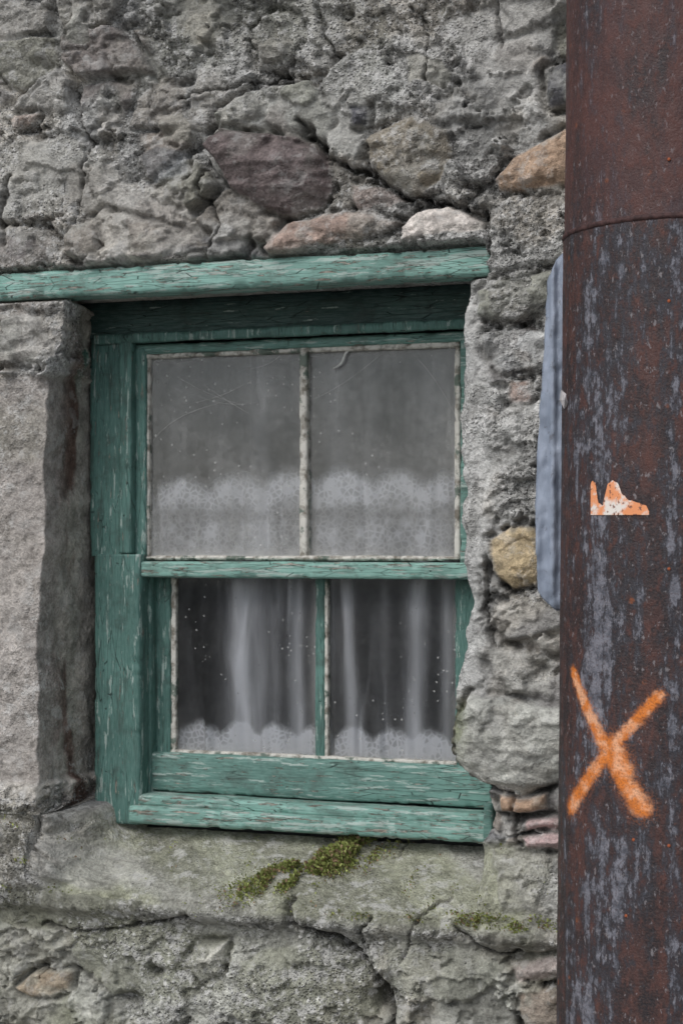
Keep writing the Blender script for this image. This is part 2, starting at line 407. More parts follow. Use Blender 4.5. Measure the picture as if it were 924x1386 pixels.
faceok=(inB<.05)&(dep<.02)
for i,(poly,hh,cc,exp_) in enumerate(stones):
    pp=np.array([P(u,v,-hh*.7) for u,v in poly])
    x0,z0=pp.min(0)-.05;x1,z1=pp.max(0)+.05
    ii=np.where((X>x0)&(X<x1)&(Z>z0)&(Z<z1)&faceok)
    xx,zz=X[ii],Z[ii]
    wa=.018+.024*(1-exp_)
    wxx=xx+wa*(fbm(xx*18,zz*18,5,300+i)-.5);wzz=zz+wa*(fbm(xx*18+7,zz*18,5,400+i)-.5)
    d=sdpoly(wxx,wzz,[tuple(p) for p in pp])
    cx_,cz_=pp.mean(0);size=min(x1-x0,z1-z0)-.1
    ww=size*.16+.004
    tl=(rng.rand(2)-.5)*.45
    fa,fb,fi,fox,foz=worley(xx*16+i*3.3,zz*20,500+i)
    hs=hh*(1-.50*np.exp(-np.clip(d,0,1)/ww))+(xx-cx_)*tl[0]+(zz-cz_)*tl[1]+(fox*(fi-.5)+foz*((fi*7)%1-.5))*.022*ss(0,.1,fb-fa)+.020*(ridge(xx*9,zz*20,4,520+i)-.6)+.006*(fbm(xx*50,zz*70,4,540+i)-.5)
    sm=ss(.50,.54,fbm(xx*14,zz*14,5,640+i)+.25*np.exp(-np.clip(d,0,1)/.012))*(1-exp_)*2.4
    k=ss(-.003,.006,d)*np.clip(1-sm,0,1)
    cm_=.30+.70*ss(.35,.6,fbm(xx*20,zz*20,3,660+i))
    h[ii]=(h[ii]-.022*cm_*exp_*np.exp(-((d+.007)/.007)**2))*(1-k)+hs*k
    cv=np.array(cc)[None,:]*(.55+.9*fbm(xx*22,zz*36,5,560+i)[:,None])
    lich=ss(.50,.64,fbm(xx*16+3,zz*16,5,580+i))[:,None]*.45
    if i==0:lich=lich*.4
    cv=cv*(1-lich)+np.array([.33,.33,.30])*lich
    kc=k[:,None]*.95
    crev=(np.exp(-((d+.006)/.006)**2)*cm_*exp_)[:,None]*.7
    col[ii]=(col[ii]*(1-crev)+np.array([.05,.046,.040])*crev)*(1-kc)+cv*kc
    agg[ii]=agg[ii]*(1-.85*k)
for pts,w_,dp in [([(405,160),(440,213),(500,238),(545,266),(620,278),(655,298)],.0055,.030),
    ([(430,-5),(432,20),(440,42),(448,60),(455,76)],.0035,.020),
    ([(395,1222),(402,1250),(450,1268),(490,1290),(512,1320),(518,1345),(532,1386)],.008,.034),
    ([(505,1238),(495,1262),(500,1300)],.003,.014),([(545,1300),(570,1240),(600,1225)],.0025,.012),
    ([(280,345),(300,302),(272,262),(280,220)],.004,.024),([(655,290),(668,330),(660,350)],.004,.018),
    ([(505,1148),(510,1120),(500,1180)],.0018,.005),([(680,60),(672,20),(676,-5)],.003,.016),
    ([(640,1060),(690,1075),(700,1150)],.004,.018),([(662,760),(660,840),(672,870)],.004,.018),
    ([(15,240),(5,290),(8,330)],.005,.024),([(560,10),(585,60),(575,110)],.003,.016),([(90,345),(120,200),(100,120)],.003,.014),
    ([(60,1250),(140,1262),(260,1240)],.004,.02),([(620,1250),(660,1290),(700,1290)],.004,.02),([(240,130),(330,112),(400,100)],.0035,.016)]:
    pp=[P(u,v,-.02) for u,v in pts]
    d=sdline(X+.024*(fbm(q*40,zq*40,4,601)-.5),Z+.024*(fbm(q*40,zq*40+3,4,602)-.5),pp)
    e=np.exp(-(d/w_)**2)
    h=h-dp*e;col=col*(1-.78*e[...,None])+np.array([.032,.029,.026])*.78*e[...,None]
for (u,v,rx,rz,dp) in [(520,1350,.035,.04,.05),(215,1312,.022,.012,.035),(25,500,.07,.010,.03),(735,905,.02,.02,.03),(230,182,.03,.010,.03),(130,190,.02,.006,.02),(180,1345,.03,.012,.03),(640,170,.03,.01,.03),(530,150,.015,.02,.03),(640,255,.03,.012,.03),(60,90,.03,.015,.03),(250,110,.03,.010,.03),(470,20,.02,.012,.03)]:
    cx_,cz_=P(u,v,0);e=np.exp(-((X+.02*(fbm(q*20,zq*20,4,9)-.5)-cx_)/rx)**2-((Z+.02*(fbm(q*20,zq*20,4,19)-.5)-cz_)/rz)**2);h=h-dp*e
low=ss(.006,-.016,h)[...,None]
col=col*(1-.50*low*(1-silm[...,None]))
alg=(ss(.52,.70,fbm(q*3.5,zq*3.5,5,660))*(.25+.40*ss(1.1,.75,Z))*(1-.6*silm))[...,None]
col=col*(1-alg)+np.array([.175,.18,.12])*alg*(.7+.6*t)
bl=(ss(.74,.66,Z)*.5)[...,None];col=col*(1-bl)+col*np.array([.80,.82,.70])*bl
pw=(agg*peb*ss(.5,.9,ida)*.75)[...,None];col=col*(1-pw)+np.array([.68,.67,.65])*pw
cx_,cz_=P(618,985,-.04);e=np.exp(-((X-cx_)/.022)**2-((Z-cz_)/.05)**2)[...,None]*.7;col=col*(1-e)+np.array([.14,.16,.07])*e
rv=ss(.02,.5,np.clip(dw*inB,0,1))[...,None]
n_=fbm(q*10,zq*3.5,5,670)[...,None]
rc=np.array([.33,.305,.27])*(1-ss(.50,.60,n_))+np.array([.13,.085,.070])*ss(.50,.60,n_)
col=col*(1-rv)+rc*(.55+.9*fbm(q*25,zq*25,5,671)[...,None])*rv
gp=(rv[...,0]*ss(.60,.66,fbm(q*20,zq*12,5,672))*ss(1.80,1.98,Z))[...,None];col=col*(1-gp)+np.array([.06,.20,.16])*gp
h=np.where(inB>0,h*(1-.45*inB)+.014*(fbm(q*14,zq*9,4,673)-.5)*inB,h)
brd=ss(2.018,2.026,Z)*ss(2.096,2.086,Z)*ss(.315,.30,X)
h=h*(1-brd)+(-.012)*brd
above=ss(2.15,2.09,Z)*ss(2.08,2.09,Z)*ss(.33,.30,X)
h=h+.014*above
near=np.exp(-((X-xeR[:,None])/.03)**2)*(X>=xeR[:,None])*wz
h=h-.014*near*np.exp(-((X-xeR[:,None])/.010)**2)
h=np.clip(h,-.035,.09)
Xf=X+inB*(h-.004)
Yf=dep-lip-(1-inB)*h
Zf=Z+silm*h*.5
opening=(dw>.98)&(wz*np.ones((1,C))>.93)&(lump<.03)&(led<.03)
faces=gridfaces(R,C);op=opening.ravel();keep=~(op[faces].all(1));faces=faces[keep]
V=np.stack([Xf,Yf,Zf],-1).reshape(-1,3)
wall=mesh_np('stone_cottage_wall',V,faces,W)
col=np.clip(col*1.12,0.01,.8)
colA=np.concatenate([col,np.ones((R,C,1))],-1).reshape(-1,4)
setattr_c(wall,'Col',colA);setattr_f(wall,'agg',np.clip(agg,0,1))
def box_mesh(name,x0,x1,y0,y1,z0,z1,mat,parent=None,skip=()):
    vs=[(x,y,z) for x in(x0,x1) for y in(y0,y1) for z in(z0,z1)]
    fs={'l':(0,1,3,2),'r':(4,6,7,5),'f':(0,4,5,1),'b':(2,3,7,6),'d':(0,2,6,4),'u':(1,5,7,3)}
    me=bpy.data.meshes.new(name);me.from_pydata(vs,[],[f for k,f in fs.items() if k not in skip]);me.materials.append(mat)
    return link(bpy.data.objects.new(name,me),parent)
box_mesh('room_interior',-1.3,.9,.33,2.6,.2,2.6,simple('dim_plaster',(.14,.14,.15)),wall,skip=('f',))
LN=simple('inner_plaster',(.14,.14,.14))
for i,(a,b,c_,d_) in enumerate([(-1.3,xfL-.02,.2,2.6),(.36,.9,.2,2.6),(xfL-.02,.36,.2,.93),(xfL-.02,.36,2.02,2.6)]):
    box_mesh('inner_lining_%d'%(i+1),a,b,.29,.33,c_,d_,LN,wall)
# ---------------------------------------------------------------- timber pieces
import bmesh
def timber(name,x0,x1,y0,y1,z0,z1,axis,mat,parent,bev=.003,wob=.0012,seed=0,slope=0.,bow=0.):
    if axis=='X':L0,L1=x0,x1;a0,a1,b0,b1=y0,y1,z0,z1
    else:L0,L1=z0,z1;a0,a1,b0,b1=y0,y1,x0,x1
    n=max(8,int((L1-L0)/.005));s=np.linspace(L0,L1,n)
    pts=[]
    def side(p,q_,k=7):return [(p[0]+(q_[0]-p[0])*i/k,p[1]+(q_[1]-p[1])*i/k) for i in range(k)]
    b=bev
    cs=[(a0+b,b0),(a1-b,b0),(a1,b0+b),(a1,b1-b),(a1-b,b1),(a0+b,b1),(a0,b1-b),(a0,b0+b)]
    for i in range(8):
        p,q_=cs[i],cs[(i+1)%8]
        pts+=side(p,q_,6) if i%2==0 else side(p,q_,2)
    pts=np.array(pts);m=len(pts)
    A=np.ones((n,1))*pts[:,0];B=np.ones((n,1))*pts[:,1];S=s[:,None]*np.ones((1,m))
    ca,cb=(a0+a1)/2,(b0+b1)/2
    kx=(A-ca)*40+seed;kz=(B-cb)*40
    dn=(fbm(S*14+seed,kx+kz,3,seed)-.5)*2*wob+(fbm(S*5+seed,kx*.1,2,seed+5)-.5)*2*wob
    corner=np.minimum(np.abs(np.abs(A-ca)-(a1-a0)/2),1)+np.minimum(np.abs(np.abs(B-cb)-(b1-b0)/2),1)
    cw=np.exp(-corner/(bev*1.2))
    nick=ss(.54,.68,fbm(S*38+seed*3,kx*.3+kz*.3,5,seed+9))*wob*6*cw
    la=np.sqrt((A-ca)**2+(B-cb)**2)+1e-6
    A=A+(A-ca)/la*(dn-nick);B=B+(B-cb)/la*(dn-nick)
    B=B+slope*(S-L0)+bow*np.sin((S-L0)/(L1-L0)*np.pi)
    if axis=='X':V=np.stack([S,A,B],-1)
    else:V=np.stack([B,A,S],-1)
    V=V.reshape(-1,3)
    V=np.vstack([V,V[:m].mean(0),V[-m:].mean(0)])
    i=np.arange(n*m).reshape(n,m);j=np.roll(i,-1,1)
    Fq=np.stack([i[:-1],j[:-1],j[1:],i[1:]],-1).reshape(-1,4)
    me=bpy.data.meshes.new(name)
    fl=[tuple(f) for f in Fq.tolist()]
    e0=n*m;fl+=[(int(i[0,k]),e0,int(j[0,k])) for k in range(m)]+[(int(i[-1,k]),int(j[-1,k]),e0+1) for k in range(m)]
    me.from_pydata(V.tolist(),[],fl);me.materials.append(mat)
    me.polygons.foreach_set('use_smooth',np.ones(len(me.polygons),bool))
    bm=bmesh.new();bm.from_mesh(me);bmesh.ops.recalc_face_normals(bm,faces=bm.faces);bm.to_mesh(me);bm.free()
    return link(bpy.data.objects.new(name,me),parent)
win=empty('sash_window')
xr=.33
X_=PX
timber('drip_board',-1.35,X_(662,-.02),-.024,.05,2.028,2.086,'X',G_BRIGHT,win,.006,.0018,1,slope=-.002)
timber('head_frame',xfL-.02,xr,.165,.26,1.958,2.04,'X',G_SHADED,win,.004,.001,2)
timber('head_stop_bead',xfL+.03,xr,.155,.175,1.945,1.966,'X',G_JAMB,win,.003,.001,3)
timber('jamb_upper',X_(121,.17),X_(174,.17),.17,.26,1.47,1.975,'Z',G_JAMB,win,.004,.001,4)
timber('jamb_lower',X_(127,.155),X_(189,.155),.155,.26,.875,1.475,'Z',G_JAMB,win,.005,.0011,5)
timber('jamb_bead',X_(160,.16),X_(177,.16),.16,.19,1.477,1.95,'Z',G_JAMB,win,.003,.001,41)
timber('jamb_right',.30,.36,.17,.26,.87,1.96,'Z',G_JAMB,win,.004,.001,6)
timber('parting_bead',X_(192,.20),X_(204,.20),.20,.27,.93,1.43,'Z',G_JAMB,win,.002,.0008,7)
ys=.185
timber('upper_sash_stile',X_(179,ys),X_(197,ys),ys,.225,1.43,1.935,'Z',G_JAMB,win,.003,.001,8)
timber('upper_sash_stile_r',X_(622,ys),X_(645,ys),ys,.225,1.43,1.935,'Z',G_RAIL,win,.003,.001,9)
timber('upper_sash_head',X_(179,ys),X_(645,ys),ys+.002,.226,1.922,1.944,'X',G_RAIL,win,.003,.001,10)
xa,xb=X_(196,.195),X_(622,.195);xm=X_(411,.195)
timber('putty_left',xa-.002,xa+.011,.193,.215,1.468,1.925,'Z',PUTTY,win,.003,.0012,11)
timber('putty_right',xb-.012,xb+.001,.193,.215,1.468,1.925,'Z',PUTTY,win,.003,.0012,12)
timber('putty_top',xa,xb,.191,.214,1.912,1.9235,'X',PUTTY,win,.003,.0012,13)
timber('putty_bottom',xa,xb,.183,.213,1.462,1.472,'X',PUTTY,win,.004,.0030,14)
timber('upper_glazing_bar',xm-.009,xm+.009,.190,.222,1.466,1.92,'Z',PUTTY,win,.003,.0010,15)
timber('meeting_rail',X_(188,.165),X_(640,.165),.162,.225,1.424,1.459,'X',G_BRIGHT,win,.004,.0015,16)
yl=.23
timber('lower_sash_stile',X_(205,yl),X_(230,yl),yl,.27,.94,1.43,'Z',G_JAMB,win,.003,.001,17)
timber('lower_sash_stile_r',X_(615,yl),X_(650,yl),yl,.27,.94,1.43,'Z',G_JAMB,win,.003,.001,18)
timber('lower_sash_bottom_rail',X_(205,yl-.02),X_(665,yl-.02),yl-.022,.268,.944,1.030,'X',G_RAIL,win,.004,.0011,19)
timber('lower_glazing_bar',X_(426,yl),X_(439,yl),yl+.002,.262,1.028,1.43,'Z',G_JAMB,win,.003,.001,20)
for a,b,nm in [(X_(230,yl),X_(237,yl),'a'),(X_(438,yl),X_(443,yl),'b')]:
    timber('lower_putty_'+nm,a,b,yl+.003,.25,1.03,1.425,'Z',PUTTY,win,.002,.0008,21+ord(nm))
timber('lower_putty_bottom',X_(231,yl),X_(618,yl),yl-.004,.25,1.027,1.036,'X',PUTTY,win,.002,.0015,29)
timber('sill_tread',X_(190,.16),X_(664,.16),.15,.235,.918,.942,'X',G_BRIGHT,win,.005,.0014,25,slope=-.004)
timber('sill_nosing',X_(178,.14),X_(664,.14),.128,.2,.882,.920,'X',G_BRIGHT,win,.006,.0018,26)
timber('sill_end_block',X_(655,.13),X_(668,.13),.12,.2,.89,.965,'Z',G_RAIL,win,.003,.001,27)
def glass(name,x0,x1,z0,z1,y,mat):
    n=40;gx=np.linspace(x0,x1,n);gz=np.linspace(z0,z1,n);GX,GZ=np.meshgrid(gx,gz)
    V=np.stack([GX,GX*0+y,GZ],-1).reshape(-1,3)
    o=mesh_np(name,V,gridfaces(n,n),mat,True,win)
    e=np.minimum(np.minimum(GX-x0,x1-GX),np.minimum(GZ-z0,z1-GZ))
    setattr_f(o,'edge',np.exp(-e/.010)+.25*np.exp(-(GZ-z0)/.03))
gu=mat_glass('dusty_window_glass',.30,2.,.12);gl=mat_glass('lower_window_glass',.06,6.,.03)
glass('upper_pane_left',xa,xm,1.465,1.92,.206,gu);glass('upper_pane_right',xm,xb,1.465,1.92,.207,gu)
xl0,xl1,xlm=X_(228,.25),X_(622,.25),X_(432,.25)
glass('lower_pane_left',xl0,xlm,1.025,1.43,.2435,gl);glass('lower_pane_right',xlm,xl1,1.025,1.43,.2445,gl)
def strand(name,pts,r,mat,parent):
    cu=bpy.data.curves.new(name,'CURVE');cu.dimensions='3D';cu.bevel_depth=r;cu.bevel_resolution=2
    sp=cu.splines.new('NURBS');sp.points.add(len(pts)-1)
    for i,p in enumerate(pts):sp.points[i].co=(*p,1);sp.points[i].radius=1 if 0<i<len(pts)-1 else .3
    sp.use_endpoint_u=True;sp.order_u=3
    cu.materials.append(mat);return link(bpy.data.objects.new(name,cu),parent)
web=simple('cobweb_silk',(.6,.6,.58),.9)
def pp3(u,v,y):x,z=P(u,v,y);return (x,y,z)
strand('flaked_putty_curl',[pp3(450,499,.2),pp3(458,496,.197),pp3(464,488,.196),pp3(468,476,.199),pp3(478,470,.202),pp3(487,470,.203)],.0026,web,win)
for i,(a,b,c_) in enumerate([((268,535),(300,552),(345,545)),((275,520),(310,545),(338,560)),((330,500),(362,498),(380,480)),((240,510),(290,540),(330,548)),((425,540),(470,520),(520,475)),((262,545),(300,538),(330,520)),((205,600),(230,560),(300,545)),((560,480),(590,510),(615,560))]):
    strand('cobweb_%d'%(i+1),[pp3(*a,.203),pp3(*b,.203),pp3(*c_,.203)],.00035,web,win)
# ---------------------------------------------------------------- net curtains
cur=empty('net_curtain');NET=mat_net('net_fabric')
def curtain(name,u0,u1,v0,v1,y,denf,lacef,scal,amp=.012,seed=0):
    x0,x1=PX(u0,y),PX(u1,y);_,z1=P(400,v0,y);_,z0=P(400,v1,y)
    nx,nz=420,150;gx=np.linspace(x0,x1,nx)[None,:]*np.ones((nz,1));tz=np.linspace(0,1,nz)[:,None]*np.ones((1,nx))
    bot=z0+scal*np.abs(np.sin(gx*70+2*fbm(gx*9,gx*0,2,seed)))-scal
    gz=bot+(z1-bot)*tz
    ph=fbm(gx*9+.05*tz,tz*.6,3,seed)*28
    y_=y+amp*np.sin(ph)+.0015*np.sin(gx*190+tz*3)
    V=np.stack([gx,y_,gz],-1).reshape(-1,3);o=mesh_np(name,V,gridfaces(nz,nx),NET,True,cur)
    u=462+F*((gx-CX)*CT+(y-CY)*ST)/(-(gx-CX)*ST+(y-CY)*CT)   # width position of the pleats
    setattr_f(o,'weave',np.clip(denf(u,tz,ph),0,1));setattr_f(o,'lace',np.clip(lacef(u,tz),0,1))
def g(u,c,w):return np.exp(-((u-c)/w)**2)
def dU(u,t,ph):return .06+.05*(.5+.5*np.sin(ph))+.20*g(u,345+12*(1-t),17)+.18*g(u,455,14)+.12*g(u,590,22)+.10*g(u,500,12)+.08*g(u,300,12)
def lU(u,t):
    w_=np.abs(np.sin(u*.043+.4))
    sc_=.32+.055*w_+.015*np.sin(u*.013+2)
    return ss(sc_+.045,sc_-.045,t)*np.clip(.62+.50*np.exp(-((t-sc_+.07)/.06)**2)-.22*np.exp(-((t-.19)/.04)**2)+.45*(1-w_)*np.exp(-((t-.09)/.07)**2)-.1,0,1)
curtain('upper_net',150,680,455,752,.226,dU,lU,.0,.006,3)
def dL(u,t,ph):
    s=(1-t)
    return .05+.05*(.5+.5*np.sin(ph))+.72*g(u,324+4*s,15)+.28*g(u,352,13)+.58*g(u,398+6*s,9)+.24*g(u,375,8)+.64*g(u,464+18*s,7+3*s)+.22*g(u,448,5)+.68*g(u,568-8*s,12)+.14*g(u,520,9)+.40*g(u,605,8)-.05*g(u,265,25)
def lL(u,t):
    sc_=.115+.055*np.abs(np.sin(u*.060+1.1))
    return ss(sc_+.030,sc_-.030,t)
curtain('lower_net',190,680,740,1032,.262,dL,lL,.006,.008,9)
# ---------------------------------------------------------------- moss on the sill
Vw=V
c1x,c1z=P(425,1190,.08)
a=(X-c1x);b=(Z-.815)
rot=a*.97-b*.5
m_=np.exp(-((rot+.005)/.075)**2-((b-.26*a)/.021)**2)+.8*np.exp(-((a-.055)/.032)**2-((b-.030)/.016)**2)
m_=m_*ss(.38,.58,fbm(X*34,Z*60,4,700))*1.6
sp=ss(.64,.72,fbm(X*18,Z*60,3,710))*ss(.73,.745,Z)*ss(.780,.76,Z)*xs_m*.22*ss(-.1,.1,X)
sp2=ss(.72,.78,fbm(X*30,Z*40,3,720))*silm*.10
mk=np.clip(m_+sp+sp2,0,1).ravel()*(X.ravel()>-.9)
pr=mk/mk.sum();N=8000
ids=rng.choice(len(pr),N,p=pr)
base_=Vw[ids]+rng.normal(0,.0024,(N,3))
dense=mk[ids]
ang=rng.rand(N)*6.283;ln=(.004+.009*rng.rand(N))*(.55+.6*dense);up=.35+.65*rng.rand(N)
dirv=np.stack([np.cos(ang)*.7,-np.abs(np.sin(ang))*.7-.2,up],-1);dirv/=np.linalg.norm(dirv,axis=1)[:,None]
sd=np.cross(dirv,rng.normal(0,1,(N,3)));sd/=np.linalg.norm(sd,axis=1)[:,None]
lift=(rng.rand(N)*.015*dense)[:,None]*np.array([[0,-.6,.8]])
b0=base_+lift;wd=ln[:,None]*.33
MV=np.stack([b0,b0+dirv*ln[:,None]*.5+sd*wd,b0+dirv*ln[:,None],b0+dirv*ln[:,None]*.5-sd*wd],1).reshape(-1,3)
mm_=M('moss');mc=mm_.attr('Col','Color');MOSS=mm_.surf(mm_.prin(mc,.8,None,.2))
mo=mesh_np('moss_clump',MV,np.arange(N*4).reshape(-1,4),MOSS,False)
tt=rng.rand(N,1);mcol=np.array([[.24,.28,.08]])*(1-tt)+np.array([[.42,.46,.17]])*tt
br=(rng.rand(N,1)<.22);mcol=np.where(br,np.array([[.32,.22,.14]]),mcol)*(.6+.6*rng.rand(N,1))
setattr_c(mo,'Col',np.repeat(np.concatenate([mcol,np.ones((N,1))],1),4,0))
# ---------------------------------------------------------------- pole
pole=empty('rusty_steel_pole')
TP=2.95;UC=917.
PCx=CX-ST*TP+CT*TP*(UC-462)/F;PCy=CY+CT*TP+ST*TP*(UC-462)/F
def prad(z):return .1935-.0088*(z-1.5)
def pole_pt(u,v,off=0.):
    a=(u-462)/F;d=np.array([-ST+a*CT,CT+a*ST]);o=np.array([CX-PCx,CY-PCy]);r=prad(1.5)
    for _ in range(4):
        A=d@d;B=2*o@d;Cc=o@o-(r+off)**2;dis=max(B*B-4*A*Cc,0);t=(-B-math.sqrt(dis))/(2*A);z=H+t*(V0-v)/F;r=prad(z)
    x,y=CX+t*d[0],CY+t*d[1];phi=math.atan2(y-PCy,x-PCx)
    return x,y,z,phi
def pole_uv(u,v):x,y,z,phi=pole_pt(u,v);return (phi*.19,z)
_,_,zr,_=pole_pt(880,293)
def mat_pole():
    m=M('rusted_paint_steel');uv=m.n('UVMap');uvo=uv.outputs[0]
    def mp(scale,loc=(0,0,0)):
        n=m.n('Mapping');m.set(n.inputs[0],uvo);n.inputs['Scale'].default_value=scale;n.inputs['Location'].default_value=loc;return n.outputs[0]
    sep=m.n('SeparateXYZ');m.set(sep.inputs[0],uvo);sx,sz=sep.outputs[0],sep.outputs[1]
    n1=m.noise(mp((1,.30,1)),10,6,.68);n2=m.noise(mp((1,.75,1)),60,6,.72);n3=m.noise(mp((1,1,1)),260,2,.6)
    c=m.mix(m.rng(n1,.42,.58),(.022,.016,.018),(.074,.031,.026))
    c=m.mix(m.rng(n2,.48,.63,0,.6),c,(.118,.048,.037))
    c=m.mix(m.rng(m.noise(mp((1,.4,1),(3,3,0)),28,6,.74),.50,.58,0,.85),c,(.018,.015,.018))
    c=m.mix(m.rng(n3,.40,.70,0,.30),c,(.135,.072,.058))
    st=m.noise(mp((1,.13,1),(1,5,0)),26,6,.68);st2=m.noise(mp((1,.45,1),(7,5,0)),60,6,.74)
    u800=pole_uv(808,735)[0]
    gb=m.math('POWER',2.718,m.math('MULTIPLY',-1.,m.math('POWER',m.math('ABSOLUTE',m.math('DIVIDE',m.math('SUBTRACT',sx,u800),.060)),2)))
    u915=pole_uv(912,735)[0]
    gb2=m.math('POWER',2.718,m.math('MULTIPLY',-1.,m.math('POWER',m.math('ABSOLUTE',m.math('DIVIDE',m.math('SUBTRACT',sx,u915),.02)),2)))
    low=m.rng(sz,zr-.28,zr-.02,1,0.30)
    bias=m.math('MULTIPLY',m.math('ADD',m.math('MULTIPLY',gb,.090),m.math('MULTIPLY',gb2,.08)),low)
    s=m.math('ADD',m.math('ADD',m.math('MULTIPLY',st,.52),m.math('MULTIPLY',st2,.48)),bias)
    c=m.mix(m.rng(s,.51,.575,0,.8),c,(.036,.035,.043))
    gm=m.rng(s,.572,.622);gc=m.mix(m.rng(n2,.35,.60),(.075,.08,.10),(.235,.235,.27))
    gc=m.mix(m.rng(n3,.5,.65,0,.5),gc,(.07,.045,.045))
    c=m.mix(m.math('MULTIPLY',gm,.82),c,gc)
    fl=m.rng(m.noise(mp((1,.5,1),(9,1,0)),110,5,.72),.59,.64);c=m.mix(m.math('MULTIPLY',fl,.6),c,(.28,.26,.27))
    sp=m.math('MULTIPLY',m.rng(m.vor(mp((1,1,1)),16),.05,.10,1,0),.7);c=m.mix(m.math('MULTIPLY',sp,m.rng(n2,.4,.6)),c,(.28,.085,.03))
    top=m.math('MULTIPLY',m.rng(sz,zr-.01,zr,0,.45),m.rng(n1,.38,.55));c=m.mix(top,c,(.10,.040,.035))
    wob=m.n('TexNoise');m.set(wob.inputs['Vector'],uvo);wob.inputs['Scale'].default_value=90;wob.inputs['Detail'].default_value=5
    pu=m.vm('ADD',uvo,m.vm('SCALE',m.vm('SUBTRACT',wob.outputs['Color'],(.5,.5,.5)),.014))
    pu=m.vm('MULTIPLY',pu,(1,1,0))
    mask=None;halo=None
    for a,b,w0,w1 in [((776,910),(868,1094),.0095,.0170),((893,940),(773,1093),.0085,.0140),((828,1012),(845,1045),.020,.017)]:
        A=(*pole_uv(*a),0);B=(*pole_uv(*b),0);ba=(B[0]-A[0],B[1]-A[1],0);bb=ba[0]**2+ba[1]**2
        pa=m.vm('SUBTRACT',pu,A);tt=m.math('DIVIDE',m.vm('DOT_PRODUCT',pa,ba,1),bb,clamp=True)
        pr_=m.vm('SCALE',ba,tt);d=m.vm('LENGTH',m.vm('SUBTRACT',pa,pr_),None,1)
        w=m.math('ADD',w0,m.math('MULTIPLY',tt,w1-w0));dd=m.math('DIVIDE',d,w)
        k=m.rng(dd,.40,1.30,1,0);k2=m.rng(dd,.8,2.1,.35,0)
        mask=k if mask is None else m.math('MAXIMUM',mask,k)
        halo=k2 if halo is None else m.math('MAXIMUM',halo,k2)
    grit=m.rng(n3,.3,.55,.60,1.)
    c=m.mix(m.math('MULTIPLY',halo,m.rng(n3,.42,.6)),c,(.46,.125,.02))
    pc=m.mix(m.rng(m.noise(uvo,35,4),.42,.62),(.70,.20,.028),(.85,.43,.24))
    c=m.mix(m.math('MULTIPLY',mask,grit),c,pc)
    hb=m.math('ADD',m.math('MULTIPLY',n2,1.),m.math('MULTIPLY',gm,.25));hb=m.math('ADD',hb,m.math('MULTIPLY',n3,.35))
    return m.surf(m.prin(c,m.rng(n2,.3,.7,.42,.72),m.bump(hb,.0030,.9),.4))
PM=mat_pole()
zz=np.concatenate([np.linspace(0,.4,20,endpoint=False),np.arange(.4,2.8,.006),np.linspace(2.8,5.2,80)]);na=240
phi=np.linspace(math.pi/2-2*math.pi,math.pi/2,na+1)
PH,ZZ=np.meshgrid(phi,zz)
rr=prad(ZZ)+.0016*(fbm(PH*8,ZZ*5,3,800)-.5)+.0012*(fbm(PH*30,ZZ*22,3,810)-.5)
rr=rr-.0022*ss(zr-.001,zr+.003,ZZ)
Vp=np.stack([PCx+rr*np.cos(PH),PCy+rr*np.sin(PH),ZZ],-1).reshape(-1,3)
sh=mesh_np('shaft',Vp,gridfaces(len(zz),na+1),PM,True,pole)
uvl=sh.data.uv_layers.new(name='UVMap')
li=np.zeros(len(sh.data.loops),np.int32);sh.data.loops.foreach_get('vertex_index',li)
UVv=np.stack([PH*.19,ZZ],-1).reshape(-1,2).astype(np.float32);uvl.data.foreach_set('uv',UVv[li].ravel())
def lathe(name,prof,mat,parent,seg=96):
    a=np.linspace(0,2*math.pi,seg+1);pr=np.array(prof)
    A,I=np.meshgrid(a,np.arange(len(pr)));r=pr[I,0];z=pr[I,1]+.0012*np.sin(A*3)
    return mesh_np(name,np.stack([PCx+r*np.cos(A),PCy+r*np.sin(A),z],-1).reshape(-1,3),gridfaces(len(pr),seg+1),mat,True,parent)
RD=simple('dark_rust',(.060,.030,.028),.7,60,.6)
r0=prad(zr)
lathe('joint_band',[(r0-.003,zr-.006),(r0+.0014,zr-.005),(r0+.0026,zr-.001),(r0+.0014,zr+.003),(r0-.005,zr+.005)],RD,pole)
lathe('base_flange',[(.19,.14),(.212,.13),(.215,.03),(.30,.028),(.30,.0)],RD,pole)
lathe('top_cap',[(prad(5.2)+.004,5.17),(prad(5.2)+.006,5.215),(.10,5.235),(.0,5.24)],RD,pole)
us=np.linspace(799,878,60);top=np.interp(us,[799,801,806,809,815,822,829,836,841,850,862,874,878],[655,650,655,680,684,655,650,654,668,676,680,684,692])
top=top+2.0*(fbm(us*.4,us*0,3,3)-.5)
sv=[]
for k in range(7):
    for u_,t_ in zip(us,top):
        x,y,z,_=pole_pt(u_,t_+(697-t_)*k/6,.0018);sv.append((x,y,z))
ms=M('reflective_film');co=ms.coord();n=ms.noise(co,28,5,.7)
cc_=ms.mix(ms.rng(n,.46,.60),(.82,.31,.13),(.80,.74,.68));cc_=ms.mix(ms.rng(ms.noise(co,110,4,.7),.57,.63),cc_,(.20,.08,.05))
ST_=ms.surf(ms.prin(cc_,.35,None,.5))
mesh_np('reflective_sticker',sv,gridfaces(7,60),ST_,True,pole)
def blob(name,u,v,s,mat):
    x,y,z,_=pole_pt(u,v)
    bpy.ops.mesh.primitive_uv_sphere_add(segments=16,ring_count=8,radius=s,location=(x,y,z));o=bpy.context.object
    o.name=name;o.scale=(1,.6,1);o.parent=pole;o.data.materials.append(mat)
RO=simple('orange_rust',(.25,.07,.03),.8,90,.5)
for i,(u,v) in enumerate([(905,407),(905,770),(857,1137),(905,215),(905,1145),(847,1240)]):blob('rust_nodule_%d'%(i+1),u,v,.0028,RO)
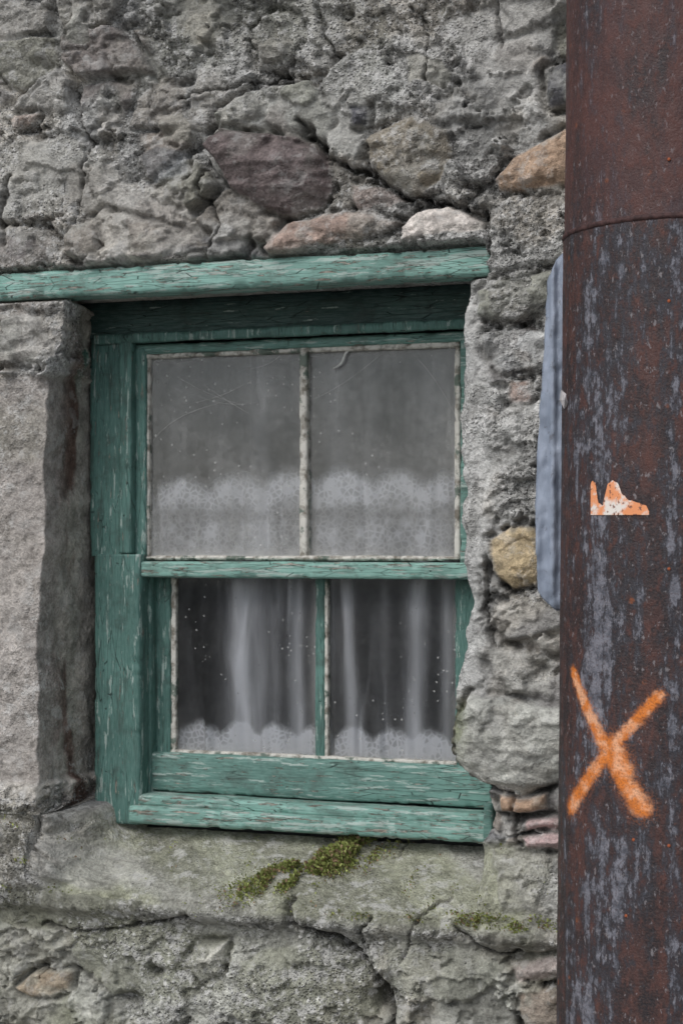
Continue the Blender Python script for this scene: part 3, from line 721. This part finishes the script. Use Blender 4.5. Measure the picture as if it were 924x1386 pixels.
# ---------------------------------------------------------------- loose plastic sheet behind the pole
def D(u,v,t):
    a=(u-462)/F;return (CX+t*(-ST+a*CT),CY+t*(CT+a*ST),H+t*(V0-v)/F)
vs_=np.linspace(343,826,160);lft=np.interp(vs_,[343,352,372,380,430,480,545,600,700,780,800,812,826],[761,752,745,741,738,736,731,728,724,726,728,736,752])
lft=lft+3.*(fbm(vs_*.07,vs_*0,4,900)-.5)
sv=[];nc=18
for vv,l in zip(vs_,lft):
    for k in range(nc):
        kk_=k/(nc-1);u_=l+(778-l)*kk_
        wr=.014*(fbm(np.array([u_*.05]),np.array([vv*.012]),3,910)[0]-.5)+.009*(fbm(np.array([u_*.10+vv*.03]),np.array([vv*.05]),2,911)[0]-.5)
        fold=.012*math.exp(-((u_-748)/4.)**2)
        sv.append(D(u_,vv,3.00+wr+.03*(1-kk_)-fold))
mp_=M('grey_plastic');n=mp_.noise(mp_.coord((1,1,.4)),30,5,.6)
cp=mp_.mix(mp_.rng(n,.3,.7),(.21,.245,.31),(.31,.35,.43));cp=mp_.mix(mp_.rng(mp_.noise(mp_.coord(),55,5,.7),.58,.66,0,.6),cp,(.12,.12,.13))
PL=mp_.surf(mp_.prin(cp,.5,mp_.bump(n,.006,.9),.4))
sheet=empty('plastic_sheet')
o=mesh_np('sheet',sv,gridfaces(len(vs_),nc),PL,True,sheet);md=o.modifiers.new('t','SOLIDIFY');md.thickness=.0012
tv=[D(759,527,2.93),D(766,533,2.92),D(771,548,2.915),D(763,553,2.92),D(757,541,2.935),D(764,541,2.90)]
me=bpy.data.meshes.new('torn_tag');me.from_pydata(tv,[],[(0,1,5),(1,2,5),(2,3,5),(3,4,5),(4,0,5)]);me.materials.append(simple('pale_tag',(.5,.47,.47),.6));link(bpy.data.objects.new('torn_tag',me),sheet)
# ---------------------------------------------------------------- unseen ground and paving, added to bounce light
box=simple('asphalt',(.055,.055,.057),.9,30,.3,.3,.01)
me=bpy.data.meshes.new('ground');me.from_pydata([(-200,-200,-.12),(200,-200,-.12),(200,200,-.12),(-200,200,-.12)],[],[(0,1,2,3)]);me.materials.append(box);link(bpy.data.objects.new('ground',me))
pv=simple('pale_bounce_paving',(.33,.325,.31),.9,14,.25,.3,.004)  # unseen paving, tone raised to throw more light onto the wall
box_mesh('bounce_pavement',-12,12,-2.2,.3,-.3,.0,pv)
# ---------------------------------------------------------------- light
EL,ROT=46,200
w=bpy.data.worlds.new("World");sc.world=w;w.use_nodes=True;nt=w.node_tree;nt.nodes.clear()
sky=nt.nodes.new('ShaderNodeTexSky');sky.sky_type='NISHITA';sky.sun_disc=False
sky.sun_elevation=math.radians(EL);sky.sun_rotation=math.radians(ROT);sky.dust_density=1.5
hs=nt.nodes.new('ShaderNodeHueSaturation');hs.inputs['Saturation'].default_value=.40
bg=nt.nodes.new('ShaderNodeBackground');bg.inputs['Strength'].default_value=.15
ow=nt.nodes.new('ShaderNodeOutputWorld')
nt.links.new(sky.outputs[0],hs.inputs['Color']);nt.links.new(hs.outputs[0],bg.inputs['Color']);nt.links.new(bg.outputs[0],ow.inputs[0])
sl=bpy.data.lights.new('sun','SUN');sl.energy=1.5;sl.angle=math.radians(40);sl.color=(1,.985,.96)
so=bpy.data.objects.new('sun',sl);sc.collection.objects.link(so)
e,r_=math.radians(EL),math.radians(ROT)
sd_=Vector((math.sin(r_)*math.cos(e),math.cos(r_)*math.cos(e),math.sin(e)))
so.rotation_euler=sd_.to_track_quat('Z','Y').to_euler();so.location=(-2,-4,5)
sc.view_settings.view_transform='Standard';sc.view_settings.look='None';sc.view_settings.exposure=0
sc.cycles.transparent_max_bounces=16
